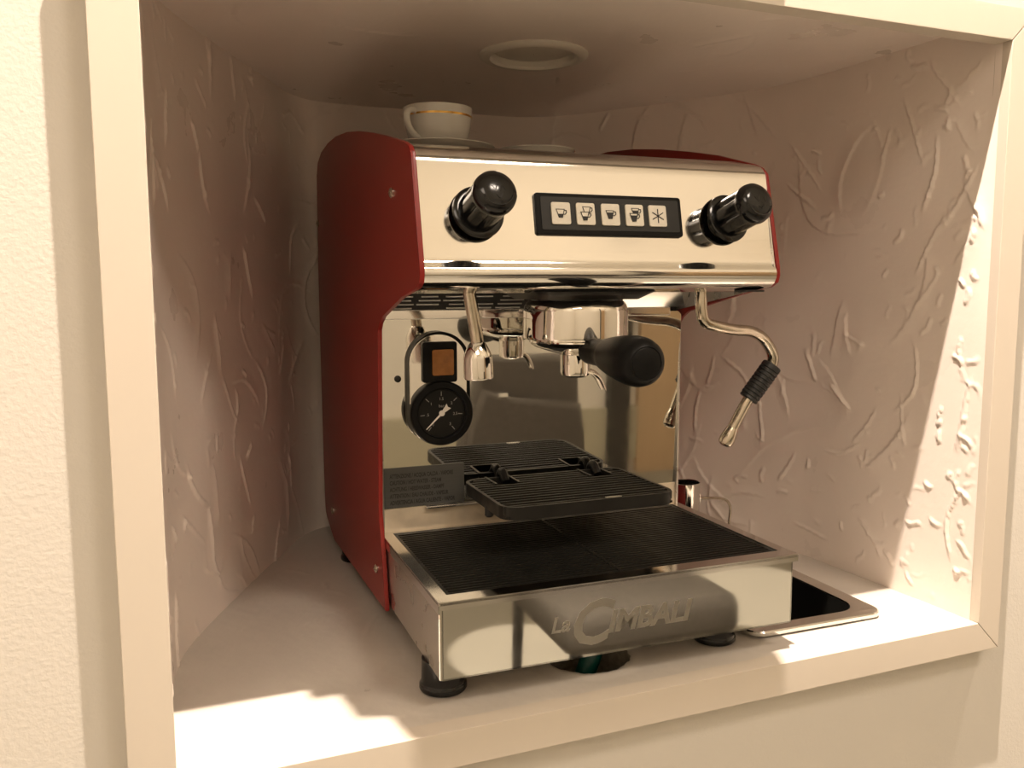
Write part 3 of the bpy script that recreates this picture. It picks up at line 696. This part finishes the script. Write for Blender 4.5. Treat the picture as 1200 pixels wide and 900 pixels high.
# little steel pot with a wire handle
p = V(m2w(.2665, .335, .0006)); pot = empty('steel_pot', p, -PHI)
tag(pot, 'small brushed steel pot with a bent wire handle, behind the right rear of the machine', 'pot')
mb = MB(); mb.lathe([(.0170, 0), (.0183, .001), (.0188, .004), (.0188, .0880), (.0192, .0888), (.0186, .0892), (.0180, .0885), (.0180, .006), (.0005, .005)], None, 40); mb.build('body', M['brushed'], pot, smooth=40)
mb = MB(); mb.tube(smooth_path([(.0180, 0, .0655), (.030, 0, .0640), (.046, 0, .0625), (.062, 0, .0600), (.0705, 0, .0535), (.0730, 0, .0430), (.0715, 0, .0300), (.0700, 0, .0150)], 2), .0019, 10); mb.build('handle', M['worn_chrome'], pot)
mb = MB(); mb.box(.0183, .0206, -.006, .006, .0580, .0720, .0006); mb.build('handle_bracket', M['steel'], pot)

# drain hose coming out of the hole
mb = MB(); mb.tube(smooth_path([(-.020, .098, -.056), (-.012, .098, -.030), (.000, .100, -.006), (.010, .112, .010), (.012, .135, .016), (.012, .19, .017), (.012, .26, .018)], 3), .0100, 18)
ho = mb.build('drain_hose', M['teal']); tag(ho, 'teal drain hose dropping into the round counter hole under the machine', 'hose')

# recessed downlight in the niche ceiling (switched off)
dl = empty('recessed_downlight', (*DL, ZC)); tag(dl, 'round white recessed downlight in the niche ceiling, switched off', 'downlight')
mb = MB(); mb.lathe([(.0620, .0005), (.0622, -.0015), (.0605, -.0035), (.0560, -.0050), (.0500, -.0048), (.0475, -.0020), (.0470, .0060)], None, 72, cap0=False, cap1=False); mb.build('rim', M['white_plastic'], dl)
mb = MB(); mb.lathe([(.0470, .0060), (.0440, .0035), (.030, .0012), (.012, .0002), (.0005, 0)], None, 64, cap0=False, cap1=False); mb.build('lens', M['lens'], dl)

# ---------------------------------------------------------------- outside the frame: added shadow caster, and the chair seen in the steel
def blocker_pt(fx, fy, lx=-.04, ly=-.26, lz=1.90, z=.75): k = (lz - z) / lz; return (lx + (fx - lx) * k, ly + (fy - ly) * k)
SP = [blocker_pt(*q) for q in ((-.205, -.006), (-.213, .003), (-.217, .045), (-.243, .053), (-.249, .1005), (-.2735, .1013), (-.2858, .20), (-.2858, .22))]
SQ = [blocker_pt(*q) for q in ((.212, .22), (.205, .118), (.186, .0806), (.149, -.006))]
sh = empty('shadow_blocker', (.03, FD, .75)); tag(sh, 'added cream shade-casting shelf with stepped ends on the wall above the niche', 'blocker')  # unseen stand-in, outline shaped to throw the stepped shadow on the counter
pts = SP[:-2] + [(SP[-3][0], FD)] + [(SQ[1][0], FD)] + SQ[1:]
mb = MB(); mb.prism([(x - .03, y - FD) for x, y in pts], 'z', -.006, .006, bev=.001); mb.build('board', M['trim'], sh)

ch = empty('upholstered_chair', (.655, -1.52, ZF))
tag(ch, 'grey upholstered chair in the room, mirrored in the steel back panel', 'chair')
MB().box(-.24, .24, -.02, .44, .36, .47, .035).build('seat', M['fabric'], ch, smooth=60)
mb = MB(); mb.prism([(-.25, .40), (.22, .40), (.20, .62), (.185, .86), (.16, .915), (-.135, .915), (-.165, .87), (-.225, .62)], 'y', -.08, .01, bev=.02); bk = mb.build('backrest', M['fabric'], ch, smooth=60)
mb = MB(); mb.prism([(-.235, .45), (.21, .45), (.195, .66), (.18, .755), (-.06, .785), (-.165, .815), (-.205, .70)], 'y', .005, .055, bev=.02); mb.build('lumbar_pad', M['fabric'], ch, smooth=60)
MB().box(-.115, -.085, .048, .054, .792, .803).build('label_tag', M['tag'], bk)
for x in (-.2, .2):
    for y in (0, .40): MB().tube([(x * 1.06, y * 1.03, 0), (x, y, .38)], [.012, .017], 12).build('leg', M['dark_wood'], ch)
